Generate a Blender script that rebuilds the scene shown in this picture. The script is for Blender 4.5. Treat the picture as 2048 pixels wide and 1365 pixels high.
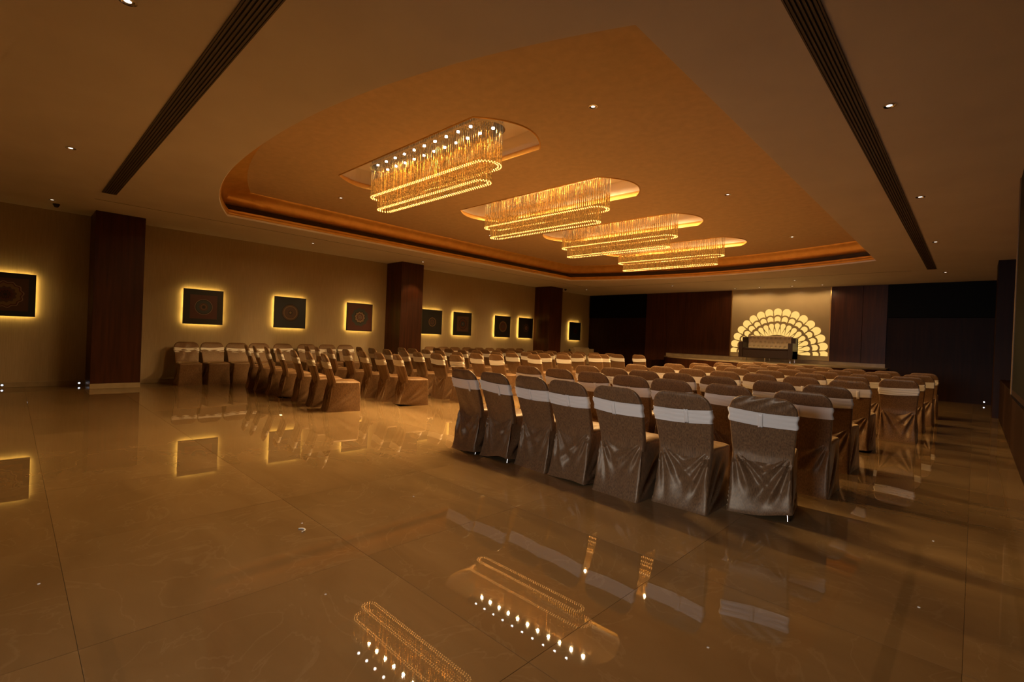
import bpy, math, random
from mathutils import Matrix, Vector
from mathutils.geometry import tessellate_polygon
random.seed(7)
for o in list(bpy.data.objects): bpy.data.objects.remove(o)
SC = bpy.context.scene
COL = SC.collection
PI = math.pi

# ------------------------------------------------------------------ camera
CAMH = 1.28
cam = bpy.data.cameras.new('camera'); camo = bpy.data.objects.new('camera', cam); COL.objects.link(camo)
cam.sensor_width = 36; cam.lens = 964.887 / 2048 * 36; cam.clip_start = 0.02; cam.clip_end = 200
yaw, pit, rol = 0.764957, -0.005175, 0.0407859
cy, sy = math.cos(yaw), math.sin(yaw)
fw = Vector((-sy * math.cos(pit), cy * math.cos(pit), math.sin(pit)))
r0 = Vector((cy, sy, 0)); u0 = r0.cross(fw)
rr_ = r0 * math.cos(rol) + u0 * math.sin(rol); uu_ = -r0 * math.sin(rol) + u0 * math.cos(rol)
M = Matrix((rr_, uu_, -fw)).transposed().to_4x4(); M.translation = Vector((0, 0, CAMH))
camo.matrix_world = M
SC.camera = camo

# ------------------------------------------------------------------ world, exposure, large lights
w = bpy.data.worlds.new('world'); SC.world = w; w.use_nodes = True
w.node_tree.nodes['Background'].inputs[0].default_value = (0.5, 0.36, 0.24, 1)
w.node_tree.nodes['Background'].inputs[1].default_value = 0.006
SC.view_settings.view_transform = 'Standard'
try: SC.view_settings.look = 'None'
except Exception: pass
SC.view_settings.gamma = 1; SC.view_settings.use_curve_mapping = False
SC.view_settings.exposure = 0.0
# cool fill light added behind the camera to brighten the front-row sashes
dl = bpy.data.lights.new('rear_fill', 'AREA'); dl.shape = 'RECTANGLE'; dl.size = 2.4; dl.size_y = 2.2
dl.energy = 27; dl.color = (0.94, 0.95, 1.0); dl.spread = math.radians(56)
dlo = bpy.data.objects.new('rear_fill', dl); COL.objects.link(dlo)
dlo.location = (-1.6, -3.55, 1.25); dlo.rotation_euler = (PI / 2 - .16, 0, 0)
LED_POWER = 145.0
LED_COL = (1.0, 0.655, 0.285)

# ------------------------------------------------------------------ helpers
def tag(o, label=None, cat=None, group=None, kind=None):
    if label: o['label'] = label
    if cat: o['category'] = cat
    if group: o['group'] = group
    if kind: o['kind'] = kind
    return o
def empty(name, loc=(0, 0, 0), rz=0):
    o = bpy.data.objects.new(name, None); COL.objects.link(o); o.location = loc; o.rotation_euler = (0, 0, rz)
    o.empty_display_size = 0.1
    return o
class MB:
    def __init__(s): s.v = []; s.f = []
    def add(s, v, f):
        n = len(s.v); s.v += [tuple(p) for p in v]; s.f += [tuple(i + n for i in q) for q in f]; return s
    def box(s, x0, x1, y0, y1, z0, z1):
        v = [(x0, y0, z0), (x1, y0, z0), (x1, y1, z0), (x0, y1, z0), (x0, y0, z1), (x1, y0, z1), (x1, y1, z1), (x0, y1, z1)]
        return s.add(v, [(0, 3, 2, 1), (4, 5, 6, 7), (0, 1, 5, 4), (1, 2, 6, 5), (2, 3, 7, 6), (3, 0, 4, 7)])
    def bbox(s, x0, x1, y0, y1, z0, z1, b=0.01):
        # box with chamfered edges
        P = [(x0, x1), (y0, y1), (z0, z1)]; v = []; idx = {}
        for i in (0, 1):
            for j in (0, 1):
                for k in (0, 1):
                    c = [P[0][i], P[1][j], P[2][k]]; sg = [1 - 2 * i, 1 - 2 * j, 1 - 2 * k]
                    for a in range(3):
                        q = list(c)
                        for d in range(3):
                            if d != a: q[d] += sg[d] * b
                        idx[(i, j, k, a)] = len(v); v.append(q)
        f = []
        for a in range(3):
            for e in (0, 1):
                cyc = [(0, 0), (1, 0), (1, 1), (0, 1)]
                q = []
                for (m, n) in cyc:
                    ijk = [0, 0, 0]; ijk[a] = e; o = [d for d in range(3) if d != a]; ijk[o[0]] = m; ijk[o[1]] = n
                    q.append(idx[(*ijk, a)])
                f.append(q)
        for d in range(3):  # edges along axis d
            o = [x for x in range(3) if x != d]
            for m in (0, 1):
                for n in (0, 1):
                    def K(e, a):
                        ijk = [0, 0, 0]; ijk[d] = e; ijk[o[0]] = m; ijk[o[1]] = n; return idx[(*ijk, a)]
                    f.append([K(0, o[0]), K(1, o[0]), K(1, o[1]), K(0, o[1])])
        for i in (0, 1):
            for j in (0, 1):
                for k in (0, 1): f.append([idx[(i, j, k, a)] for a in range(3)])
        return s.add(v, f)
    def loft(s, rings, closed=True, cap0=False, cap1=False):
        n = len(s.v); N = len(rings[0])
        for r in rings: s.v += [tuple(p) for p in r]
        for i in range(len(rings) - 1):
            for j in range(N if closed else N - 1):
                k = (j + 1) % N
                s.f.append((n + i * N + j, n + i * N + k, n + (i + 1) * N + k, n + (i + 1) * N + j))
        if cap0: s.f.append(tuple(n + j for j in reversed(range(N))))
        if cap1: s.f.append(tuple(n + (len(rings) - 1) * N + j for j in range(N)))
        return s
    def lathe(s, prof, c=(0, 0, 0), n=20, axis='z'):
        rings = []
        for r, h in prof:
            rg = []
            for i in range(n):
                a = 2 * PI * i / n; p = (r * math.cos(a), r * math.sin(a), h)
                if axis == 'y': p = (p[0], p[2], p[1])
                if axis == 'x': p = (p[2], p[0], p[1])
                rg.append((c[0] + p[0], c[1] + p[1], c[2] + p[2]))
            rings.append(rg)
        return s.loft(rings, True, prof[0][0] > 1e-4, prof[-1][0] > 1e-4)
    def tube(s, a, b, r, n=8, r2=None):
        a = Vector(a); b = Vector(b); d = (b - a).normalized(); u = d.orthogonal().normalized(); t = d.cross(u)
        r2 = r if r2 is None else r2
        rg = [[p + (u * math.cos(2 * PI * i / n) + t * math.sin(2 * PI * i / n)) * q for i in range(n)] for p, q in ((a, r), (b, r2))]
        return s.loft(rg, True, True, True)
    def mesh(s, name, mat, smooth=False, fix=True, sharp=None):
        me = bpy.data.meshes.new(name); me.from_pydata(s.v, [], s.f)
        import bmesh
        if fix:
            bm = bmesh.new(); bm.from_mesh(me); bmesh.ops.recalc_face_normals(bm, faces=bm.faces); bm.to_mesh(me); bm.free()
        if mat: me.materials.append(mat)
        if smooth:
            me.polygons.foreach_set('use_smooth', [True] * len(me.polygons))
            if sharp: me.set_sharp_from_angle(angle=math.radians(sharp))
        me.update(); return me
    def obj(s, name, mat, parent=None, **k):
        o = bpy.data.objects.new(name, s.mesh(name, mat, **k)); COL.objects.link(o)
        if parent: o.parent = parent
        return o
def inst(me, name, parent=None, loc=(0, 0, 0), rot=(0, 0, 0)):
    o = bpy.data.objects.new(name, me); COL.objects.link(o); o.location = loc; o.rotation_euler = rot
    if parent: o.parent = parent
    return o
def struct(o): o['kind'] = 'structure'; return o

# ------------------------------------------------------------------ materials
def mat(name, col=(0.5, 0.5, 0.5), rough=0.5, metal=0.0, **k):
    m = bpy.data.materials.new(name); m.use_nodes = True
    b = m.node_tree.nodes['Principled BSDF']
    b.inputs['Base Color'].default_value = (*col, 1); b.inputs['Roughness'].default_value = rough; b.inputs['Metallic'].default_value = metal
    for a, v in k.items():
        b.inputs[a.replace('_', ' ')].default_value = v if not isinstance(v, tuple) else (*v, 1)
    m.diffuse_color = (*col, 1)
    return m
def nd(m, t, **k):
    n = m.node_tree.nodes.new(t)
    for a, v in k.items(): setattr(n, a, v)
    return n
def lk(m, a, b): m.node_tree.links.new(a, b)
def noise_col(m, c1, c2, scale=3, vec='Object', stretch=(1, 1, 1), detail=4, bump=0.0, bscale=None, rot=(0, 0, 0), dist=0.0, lo=0.3, hi=0.7):
    b = m.node_tree.nodes['Principled BSDF']
    tc = nd(m, 'ShaderNodeTexCoord'); mp = nd(m, 'ShaderNodeMapping'); mp.inputs['Scale'].default_value = stretch; mp.inputs['Rotation'].default_value = rot
    lk(m, tc.outputs[vec], mp.inputs[0])
    n = nd(m, 'ShaderNodeTexNoise'); n.inputs['Scale'].default_value = scale; n.inputs['Detail'].default_value = detail; n.inputs['Distortion'].default_value = dist
    lk(m, mp.outputs[0], n.inputs['Vector'])
    r = nd(m, 'ShaderNodeValToRGB'); r.color_ramp.elements[0].color = (*c1, 1); r.color_ramp.elements[1].color = (*c2, 1)
    r.color_ramp.elements[0].position = lo; r.color_ramp.elements[1].position = hi
    lk(m, n.outputs[0], r.inputs[0]); lk(m, r.outputs[0], b.inputs['Base Color'])
    if bump:
        n2 = nd(m, 'ShaderNodeTexNoise'); n2.inputs['Scale'].default_value = bscale or scale * 5; n2.inputs['Detail'].default_value = 3
        lk(m, mp.outputs[0], n2.inputs['Vector'])
        bp = nd(m, 'ShaderNodeBump'); bp.inputs['Strength'].default_value = bump; bp.inputs['Distance'].default_value = 0.01
        lk(m, n2.outputs[0], bp.inputs['Height']); lk(m, bp.outputs[0], b.inputs['Normal'])
    return m
def emis(name, col, st):
    m = mat(name, col, 0.5); b = m.node_tree.nodes['Principled BSDF']
    b.inputs['Emission Color'].default_value = (*col, 1); b.inputs['Emission Strength'].default_value = st
    return m

m_ceil = noise_col(mat('ceiling_paint', rough=0.85), (0.66, 0.57, 0.47), (0.71, 0.62, 0.51), 1.5, bump=0.05, bscale=60)
m_tray = noise_col(mat('gold_beige_paint', rough=0.7), (0.60, 0.43, 0.245), (0.68, 0.49, 0.28), 9, bump=0.12, bscale=90)
m_gold = noise_col(mat('gold_leaf_moulding', rough=0.38, metal=0.55), (0.72, 0.40, 0.10), (0.84, 0.50, 0.15), 6, bump=0.08)
m_white = mat('white_ceiling_paint', (0.84, 0.80, 0.76), 0.8)
m_groove = mat('grout_and_groove_shade', (0.10, 0.075, 0.05), 0.9)  # dark grout colour; also painted-in shade for the ceiling groove and cove cavity
m_wallp = noise_col(mat('woven_wallpaper', rough=0.8), (0.40, 0.30, 0.17), (0.46, 0.345, 0.20), 14, stretch=(1, 6, 0.25), bump=0.15, bscale=60)
m_wood = noise_col(mat('dark_walnut_veneer', rough=0.38, Specular_IOR_Level=0.3), (0.036, 0.010, 0.003), (0.075, 0.021, 0.006), 5, stretch=(3, 3, 0.18), detail=6, dist=0.4)
m_wood2 = noise_col(mat('near_black_veneer', rough=0.45, Specular_IOR_Level=0.15), (0.016, 0.005, 0.002), (0.028, 0.009, 0.003), 5, stretch=(3, 3, 0.18), detail=6)
m_stone = noise_col(mat('tan_stone', rough=0.3), (0.32, 0.24, 0.14), (0.42, 0.32, 0.19), 5)
m_black = mat('black_screen_glass', (0.003, 0.004, 0.004), 0.5, Specular_IOR_Level=0.1)
m_blackslab = mat('black_granite', (0.01, 0.01, 0.01), 0.15)
m_vent = mat('vent_metal', (0.10, 0.075, 0.055), 0.5)
m_ventd = mat('vent_void', (0.012, 0.009, 0.007), 0.9)
m_chrome = mat('chrome', (0.8, 0.8, 0.8), 0.08, 1.0)
m_led = emis('led_lamp', (1.0, 0.93, 0.82), 22)
m_down = emis('downlight_lamp', (1.0, 0.86, 0.70), 2.2)
m_floorled = emis('cool_led_lamp', (0.80, 0.86, 1.0), 2.2)
m_halo = emis('yellow_led_strip', (1.0, 0.66, 0.16), 34.0)
m_frame = mat('black_picture_frame', (0.012, 0.010, 0.009), 0.35)
m_petal = emis('backlit_onyx', (1.0, 0.63, 0.17), 1.0)
m_petal.node_tree.nodes['Principled BSDF'].inputs['Base Color'].default_value = (0.12, 0.08, 0.03, 1)
m_panel = noise_col(mat('gloss_beige_lacquer', rough=0.16), (0.46, 0.37, 0.20), (0.50, 0.40, 0.22), 2)
m_leather = mat('dark_brown_leather', (0.022, 0.008, 0.004), 0.35)
m_cream = noise_col(mat('cream_leatherette', rough=0.4), (0.62, 0.50, 0.30), (0.68, 0.55, 0.34), 4)
m_brass = mat('brass_button', (0.6, 0.42, 0.18), 0.3, 1.0)
m_dome = mat('dark_dome', (0.03, 0.02, 0.02), 0.2)
m_litter = mat('white_paper', (0.9, 0.88, 0.84), 0.6)
m_amberstrip = mat('light_wood_edge', (0.22, 0.13, 0.06), 0.5)

# polished marble: veins, differing from tile to tile
m_marble = mat('polished_beige_marble', rough=0.014)
def _marble(m):
    b = m.node_tree.nodes['Principled BSDF']; b.inputs['IOR'].default_value = 1.62
    oi = nd(m, 'ShaderNodeObjectInfo'); geo = nd(m, 'ShaderNodeNewGeometry')
    mul = nd(m, 'ShaderNodeMath', operation='MULTIPLY'); mul.inputs[1].default_value = 37.0; lk(m, oi.outputs['Random'], mul.inputs[0])
    ad = nd(m, 'ShaderNodeVectorMath', operation='ADD'); lk(m, geo.outputs['Position'], ad.inputs[0]); lk(m, mul.outputs[0], ad.inputs[1])
    n1 = nd(m, 'ShaderNodeTexNoise'); n1.inputs['Scale'].default_value = 1.1; n1.inputs['Detail'].default_value = 6; n1.inputs['Distortion'].default_value = 0.8
    mp = nd(m, 'ShaderNodeMapping'); mp.inputs['Rotation'].default_value = (0, 0, 0.5); mp.inputs['Scale'].default_value = (1, 2.6, 1)
    lk(m, ad.outputs[0], mp.inputs[0]); lk(m, mp.outputs[0], n1.inputs['Vector'])
    r = nd(m, 'ShaderNodeValToRGB'); cr = r.color_ramp
    cr.elements[0].position = 0.3; cr.elements[0].color = (0.215, 0.132, 0.055, 1); cr.elements[1].position = 0.72; cr.elements[1].color = (0.275, 0.175, 0.078, 1)
    lk(m, n1.outputs[0], r.inputs[0])
    n2 = nd(m, 'ShaderNodeTexNoise'); n2.inputs['Scale'].default_value = 1.6; n2.inputs['Detail'].default_value = 8; n2.inputs['Distortion'].default_value = 1.6
    lk(m, ad.outputs[0], n2.inputs['Vector'])
    s = nd(m, 'ShaderNodeMath', operation='SUBTRACT'); s.inputs[1].default_value = 0.5; lk(m, n2.outputs[0], s.inputs[0])
    a = nd(m, 'ShaderNodeMath', operation='ABSOLUTE'); lk(m, s.outputs[0], a.inputs[0])
    v = nd(m, 'ShaderNodeMapRange'); v.inputs['From Min'].default_value = 0.0; v.inputs['From Max'].default_value = 0.012; v.inputs['To Min'].default_value = 0.13; v.inputs['To Max'].default_value = 0.0
    lk(m, a.outputs[0], v.inputs['Value'])
    mx = nd(m, 'ShaderNodeMix', data_type='RGBA'); mx.inputs['B'].default_value = (0.46, 0.34, 0.2, 1)
    lk(m, v.outputs[0], mx.inputs['Factor']); lk(m, r.outputs[0], mx.inputs['A'])
    br = nd(m, 'ShaderNodeMapRange'); br.inputs['To Min'].default_value = 0.90; br.inputs['To Max'].default_value = 1.08; lk(m, oi.outputs['Random'], br.inputs['Value'])
    sc = nd(m, 'ShaderNodeVectorMath', operation='SCALE'); lk(m, mx.outputs['Result'], sc.inputs[0]); lk(m, br.outputs[0], sc.inputs['Scale'])
    lk(m, sc.outputs[0], b.inputs['Base Color'])
_marble(m_marble)

# velvet chair cover: taupe-gold crushed velvet with a fine vertical nap
m_cover = mat('taupe_gold_velvet', rough=0.42)
def _cover(m):
    b = m.node_tree.nodes['Principled BSDF']
    b.inputs['Sheen Weight'].default_value = 0.8; b.inputs['Sheen Tint'].default_value = (1.0, 0.72, 0.42, 1); b.inputs['Specular Tint'].default_value = (1.0, 0.82, 0.6, 1); b.inputs['Sheen Roughness'].default_value = 0.3
    b.inputs['Specular IOR Level'].default_value = 0.5; b.inputs['Roughness'].default_value = 0.38
    tc = nd(m, 'ShaderNodeTexCoord'); mp = nd(m, 'ShaderNodeMapping'); mp.inputs['Scale'].default_value = (1, 1, 0.18)
    lk(m, tc.outputs['Object'], mp.inputs[0])
    n = nd(m, 'ShaderNodeTexNoise'); n.inputs['Scale'].default_value = 160; n.inputs['Detail'].default_value = 2
    lk(m, mp.outputs[0], n.inputs['Vector'])
    r = nd(m, 'ShaderNodeValToRGB'); r.color_ramp.elements[0].color = (0.100, 0.052, 0.026, 1); r.color_ramp.elements[1].color = (0.225, 0.120, 0.053, 1)
    r.color_ramp.elements[0].position = 0.3; r.color_ramp.elements[1].position = 0.7
    lk(m, n.outputs[0], r.inputs[0]); lk(m, r.outputs[0], b.inputs['Base Color'])
    bp = nd(m, 'ShaderNodeBump'); bp.inputs['Strength'].default_value = 0.25; bp.inputs['Distance'].default_value = 0.002
    lk(m, n.outputs[0], bp.inputs['Height'])
    n3 = nd(m, 'ShaderNodeTexNoise'); n3.inputs['Scale'].default_value = 9; n3.inputs['Detail'].default_value = 2
    lk(m, tc.outputs['Object'], n3.inputs['Vector'])
    bp2 = nd(m, 'ShaderNodeBump'); bp2.inputs['Strength'].default_value = 0.25; bp2.inputs['Distance'].default_value = 0.02
    lk(m, n3.outputs[0], bp2.inputs['Height']); lk(m, bp.outputs[0], bp2.inputs['Normal']); lk(m, bp2.outputs[0], b.inputs['Normal'])
_cover(m_cover)
m_sash = mat('ivory_satin', (0.80, 0.74, 0.65), 0.35, Sheen_Weight=0.3)

def crystal(name, col, glow, clear):
    m = bpy.data.materials.new(name); m.use_nodes = True; nt = m.node_tree; nt.nodes.clear()
    out = nd(m, 'ShaderNodeOutputMaterial'); tr = nd(m, 'ShaderNodeBsdfTransparent'); tr.inputs[0].default_value = (1, 0.93, 0.8, 1)
    pr = nd(m, 'ShaderNodeEmission'); pr.inputs[0].default_value = (*col, 1)  # own glow stands in for lamp light caught in the crystal
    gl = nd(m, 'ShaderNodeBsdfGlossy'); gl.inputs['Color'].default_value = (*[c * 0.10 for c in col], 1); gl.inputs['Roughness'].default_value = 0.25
    # glitter painted as emission: noise varies the glow along each string
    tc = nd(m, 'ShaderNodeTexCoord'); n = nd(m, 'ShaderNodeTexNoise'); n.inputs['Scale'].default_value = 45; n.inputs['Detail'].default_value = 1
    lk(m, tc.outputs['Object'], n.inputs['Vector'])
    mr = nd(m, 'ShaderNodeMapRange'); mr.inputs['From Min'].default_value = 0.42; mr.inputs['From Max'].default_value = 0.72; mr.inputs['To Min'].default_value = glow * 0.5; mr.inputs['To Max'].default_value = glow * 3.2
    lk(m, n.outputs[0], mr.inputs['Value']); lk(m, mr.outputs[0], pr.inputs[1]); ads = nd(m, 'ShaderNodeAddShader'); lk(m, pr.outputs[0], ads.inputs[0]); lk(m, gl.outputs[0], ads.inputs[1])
    mx = nd(m, 'ShaderNodeMixShader'); mx.inputs[0].default_value = 1 - clear
    lk(m, tr.outputs[0], mx.inputs[1]); lk(m, ads.outputs[0], mx.inputs[2]); lk(m, mx.outputs[0], out.inputs[0])
    return m
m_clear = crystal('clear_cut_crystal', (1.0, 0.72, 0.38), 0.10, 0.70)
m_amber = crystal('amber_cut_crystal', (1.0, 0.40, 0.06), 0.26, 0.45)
m_bead = emis('glow_amber_bead', (1.0, 0.46, 0.11), 2.7)  # beads emit, in place of the lamp light they would catch

# ------------------------------------------------------------------ room dimensions
XL, XR, YB, YF, HC = -12.8, 0.62, -3.6, 18.4, 3.376     # left wall, right wall, back, far wall, main ceiling height
HT = 3.88                                              # raised tray ceiling

# ---- floor: grout bed plus single marble tiles
TP, TX0, TY0 = 1.24, -1.235, 0.215
floor = struct(MB().box(XL - 0.1, XR + 0.1, YB, YF + 0.1, -0.09, -0.006).obj('floor', m_groove))
tb = MB().bbox(-TP / 2 + 0.0006, TP / 2 - 0.0006, -TP / 2 + 0.0006, TP / 2 - 0.0006, -0.02, 0.0, 0.0008)
tme = tb.mesh('tile', m_marble)
k0 = math.floor((XL - TX0) / TP); k1 = math.ceil((XR - TX0) / TP); j0 = math.floor((YB - TY0) / TP); j1 = math.ceil((YF - TY0) / TP)
for i in range(k0, k1):
    for j in range(j0, j1):
        x0, x1 = max(XL, TX0 + i * TP), min(XR, TX0 + (i + 1) * TP); y0, y1 = max(YB, TY0 + j * TP), min(YF, TY0 + (j + 1) * TP)
        full = abs(x1 - x0 - TP) < 1e-3 and abs(y1 - y0 - TP) < 1e-3
        if x1 - x0 < 0.02 or y1 - y0 < 0.02: continue
        me = tme if full else MB().bbox(-(x1 - x0) / 2 + .0006, (x1 - x0) / 2 - .0006, -(y1 - y0) / 2 + .0006, (y1 - y0) / 2 - .0006, -0.02, 0, 0.0008).mesh('tile', m_marble)
        o = inst(me, 'tile', floor, ((x0 + x1) / 2, (y0 + y1) / 2, 0), (random.uniform(-1, 1) * 0.0008, random.uniform(-1, 1) * 0.0008, 0))

# ---- walls
struct(MB().box(XL - 0.15, XL, YB, YF + 0.15, -0.02, HC + 0.8).obj('wall_left', m_wallp))
struct(MB().box(XL, XR + 0.15, YF, YF + 0.15, -0.02, HC + 0.8).obj('wall_far', m_wood2))
struct(MB().box(XR, XR + 0.15, YB, YF, -0.02, HC + 0.8).obj('wall_right', m_wood2))
wb = MB().box(XL, XR, YB - 0.15, YB, -0.02, HC + 0.8)
struct(wb.obj('wall_back', m_wallp))
def base(name, x0, x1, y0, y1, z0=0.0, z1=0.10): return struct(MB().bbox(x0, x1, y0, y1, z0, z1, 0.004).obj(name, m_stone))
PIL = [(1.07, 1.83), (7.80, 8.56), (14.56, 15.32)]
ys = [YB] + [v for p in PIL for v in p] + [YF]
for a in range(0, len(ys), 2): base('baseboard_left', XL, XL + 0.02, ys[a], ys[a + 1])

# ---- outlines of the tray
TL, TR_ = -10.28, -1.68; TCX = (TL + TR_) / 2; THX = (TR_ - TL) / 2
def ynear(x): u = min(1, abs(x - TCX) / THX); return 2.80 - 0.86 * (1 - u ** 2.3)
def nin(u): return u if u < 0.03 else u * 3.6 - 0.078      # the cove is much deeper along the curved near side
def yfar(x): u = (x - TCX) / THX; return 13.55 + 0.88 * (1 - u * u)
def outline(u=0.0, n=40):
    l, r = TL + u, TR_ - u; P = []
    for i in range(n + 1):
        x = l + (r - l) * i / n; P.append((x, ynear(x) + nin(u)))
    for i in range(1, 12):
        t = i / 12; P.append((r, (ynear(r) + nin(u)) * (1 - t) + (yfar(r) - u) * t))
    for i in range(n + 1):
        x = r + (l - r) * i / n; P.append((x, yfar(x) - u))
    for i in range(1, 12):
        t = i / 12; P.append((l, (yfar(l) - u) * (1 - t) + (ynear(l) + nin(u)) * t))
    return P
def lens(cx, cyy, hx, hy, bulge, n=14):
    P = []
    for i in range(n + 1):
        t = -1 + 2 * i / n; P.append((cx - hx - bulge * (1 - t * t), cyy - t * hy))
    for i in range(n + 1):
        t = -1 + 2 * i / n; P.append((cx + hx + bulge * (1 - t * t), cyy + t * hy))
    return P
def flat(poly, z, holes=(), thick=0.0):
    allp = [[Vector((x, y, 0)) for x, y in poly]] + [[Vector((x, y, 0)) for x, y in h] for h in holes]
    tris = tessellate_polygon(allp); V = [(p.x, p.y, z) for l in allp for p in l]
    return MB().add(V, tris)
def prof(mb, rings_uz, fn):
    return mb.loft([[(x, y, z) for x, y in fn(u)] for u, z in rings_uz], True)

rect = [(XL - .05, YB - .05), (XR + .05, YB - .05), (XR + .05, YF + .05), (XL - .05, YF + .05)]
struct(flat(rect, HC, [outline(0.0)]).obj('ceiling', m_ceil))
struct(prof(MB(), [(0.0, HC), (0.004, HC + 0.004), (0.004, HC + 0.034), (0.0, HC + 0.036)], outline).obj('trim_1', m_white, smooth=True, sharp=30))
struct(prof(MB(), [(0.0, HC + .035), (0.018, HC + .04), (0.03, HC + .06), (0.026, HC + .085), (0.010, HC + .10), (0.016, HC + .115), (0.012, HC + .135), (-0.03, HC + .145), (-0.16, HC + .15)], outline).obj('trim_2', m_gold, smooth=True, sharp=50))
struct(prof(MB(), [(-0.16, HC + .15), (-0.2, HC + .2), (-0.2, HC + .27)], outline).obj('trim_3', m_groove))
struct(prof(MB(), [(-0.2, HC + .27), (-0.11, HC + .272), (-0.07, HC + .285), (-0.03, HC + .32), (-0.005, HC + .36), (0.02, HC + .40), (0.06, HC + .44), (0.10, HC + .465), (0.125, HC + .485), (0.135, HT)], outline).obj('trim_4', m_gold, smooth=True, sharp=50))
CH = [(-6.04, 4.33), (-6.04, 6.95), (-6.04, 9.57), (-6.04, 12.19)]
RX, RY, RBG = 1.67, 0.60, 0.30
struct(flat(outline(0.135), HT, [lens(x, y, RX, RY, RBG) for x, y in CH]).obj('ceiling_2', m_tray))
def recess_fn(x, y): return lambda u: lens(x, y, RX - u, RY - u, RBG)
for i, (x, y) in enumerate(CH):
    struct(prof(MB(), [(0.0, HT), (0.0, HT - .012), (-0.012, HT - .006), (-0.02, HT + .015), (-0.012, HT + .04), (-0.03, HT + .07), (-0.06, HT + .095), (-0.10, HT + .105)], recess_fn(x, y)).obj('trim_%d' % (5 + i), m_gold, smooth=True, sharp=50))
    mb = prof(MB(), [(-0.10, HT + .105), (-0.10, HT + .35)], recess_fn(x, y)); f = flat(lens(x, y, RX + .1, RY + .1, RBG), HT + .35); mb.add(f.v, f.f)
    struct(mb.obj('ceiling_%d' % (3 + i), m_white))
# raised dark strip for the main ceiling's groove, its shade put into the colour
g = MB(); GX0, GX1, GY0, GY1 = -10.92, -1.2, 0.95, 15.55
for a in (g.box(GX0 - .008, GX0 + .008, GY0, 15.25, HC - .002, HC + .01), g.box(-10.6, GX1, GY1 - .008, GY1 + .008, HC - .002, HC + .01), g.box(GX0, -10.6, 15.25, 15.266, HC - .002, HC + .01)): pass
struct(g.obj('trim_9', m_groove))

# ---- pillars clad in veneer
for i, (a, b) in enumerate(PIL):
    r = empty('pillar', (-12.4, (a + b) / 2, 0)); hy = (b - a) / 2
    MB().bbox(-0.4, 0.4, -hy, hy, 0.10, HC - .001, 0.004).obj('veneer_casing', m_wood, r)
    MB().bbox(-0.4, 0.402, -hy - .002, hy + .002, 0.0, 0.10, 0.004).obj('plinth', m_stone, r)
    tag(r, ['dark walnut-clad pillar nearest the camera, between the first and second glowing pictures',
            'walnut-clad pillar in the middle of the left wall, after the fourth glowing picture',
            'farthest walnut-clad pillar on the left wall, before the last glowing picture'][i], 'pillar', 'veneered pillars along the left wall')

# ---- linear air grilles
def grille(x0, x1, y0, y1, along, label, ns=6):
    r = empty('air_grille', ((x0 + x1) / 2, (y0 + y1) / 2, HC)); hx, hy = (x1 - x0) / 2, (y1 - y0) / 2
    MB().box(-hx, hx, -hy, hy, -0.006, 0.0).obj('backing', m_ventd, r)
    fr = MB(); t = 0.010
    fr.box(-hx - t, -hx, -hy - t, hy + t, -0.012, 0); fr.box(hx, hx + t, -hy - t, hy + t, -0.012, 0)
    fr.box(-hx, hx, -hy - t, -hy, -0.012, 0); fr.box(-hx, hx, hy, hy + t, -0.012, 0); fr.obj('frame', m_vent, r)
    for k in range(ns):
        c = -1 + (2 * k + 1) / ns
        if along == 'y': o = MB().box(c * hx - hx / ns * .6, c * hx + hx / ns * .6, -hy, hy, -0.012, -0.006)
        else: o = MB().box(-hx, hx, c * hy - hy / ns * .6, c * hy + hy / ns * .6, -0.012, -0.006)
        o.obj('slat', m_vent, r)
    return tag(r, label, 'air vent')
grille(-10.22, -1.6, 0.985, 1.15, 'x', 'long black linear air grille crossing the upper left of the ceiling')
grille(-0.895, -0.745, 0.985, 15.4, 'y', 'long black linear air grille running down the right side of the ceiling')

# ---- recessed downlights
dl_ring = MB().lathe([(0.052, 0.0), (0.052, -0.006), (0.040, -0.007), (0.036, -0.001)], n=24).mesh('ring', m_chrome, smooth=True, sharp=40)
dl_lamp = MB().lathe([(0.022, -0.0035), (0.0001, -0.006)], n=16).mesh('lamp', m_down, smooth=True)
dl_refl = MB().lathe([(0.037, -0.001), (0.022, -0.003)], n=24).mesh('reflector', m_chrome, smooth=True)
DL = [(-4.05, .48, HC, 'round downlight at the very top edge of the picture, upper left'), (-8.0, .46, HC, 'round downlight left of the dark grille, above the first pillar'),
      (-11.7, .46, HC, 'small downlight by the ceiling camera dome near the left edge'), (-11.56, 5.0, HC, 'downlight above the third glowing picture on the left wall'),
      (-11.5, 8.16, HC, 'downlight beside the middle pillar'), (-11.4, 16.1, HC, 'downlight in the far left ceiling corner'),
      (-7.8, 16.2, HC, 'downlight over the left half of the stage'), (-3.98, 16.3, HC, 'downlight over the glowing stage fan'),
      (-.59, 5.09, HC, 'largest downlight right of the right-hand grille'), (-.59, 8.3, HC, 'second downlight from the camera right of the right-hand grille'),
      (-.59, 11.75, HC, 'third downlight from the camera right of the right-hand grille'), (-.6, 16.15, HC, 'farthest downlight beyond the end of the right-hand grille'),
      (-3.13, 4.4, HT, 'downlight in the raised ceiling right of the nearest chandelier'), (-8.99, 4.4, HT, 'downlight in the raised ceiling left of the nearest chandelier'),
      (-3.12, 8.4, HT, 'downlight in the raised ceiling right of the second and third chandeliers'), (-8.99, 8.4, HT, 'downlight in the raised ceiling left of the third chandelier'),
      (-3.12, 12.4, HT, 'downlight in the raised ceiling right of the farthest chandelier')]
DL += [(xx, 17.75, HC, 'small wall-washing downlight before the fan panel, %s' % t) for xx, t in ((-6.2, 'leftmost of four'), (-5.4, 'second of four'), (-4.4, 'third of four'), (-3.55, 'rightmost of four'))]
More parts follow.
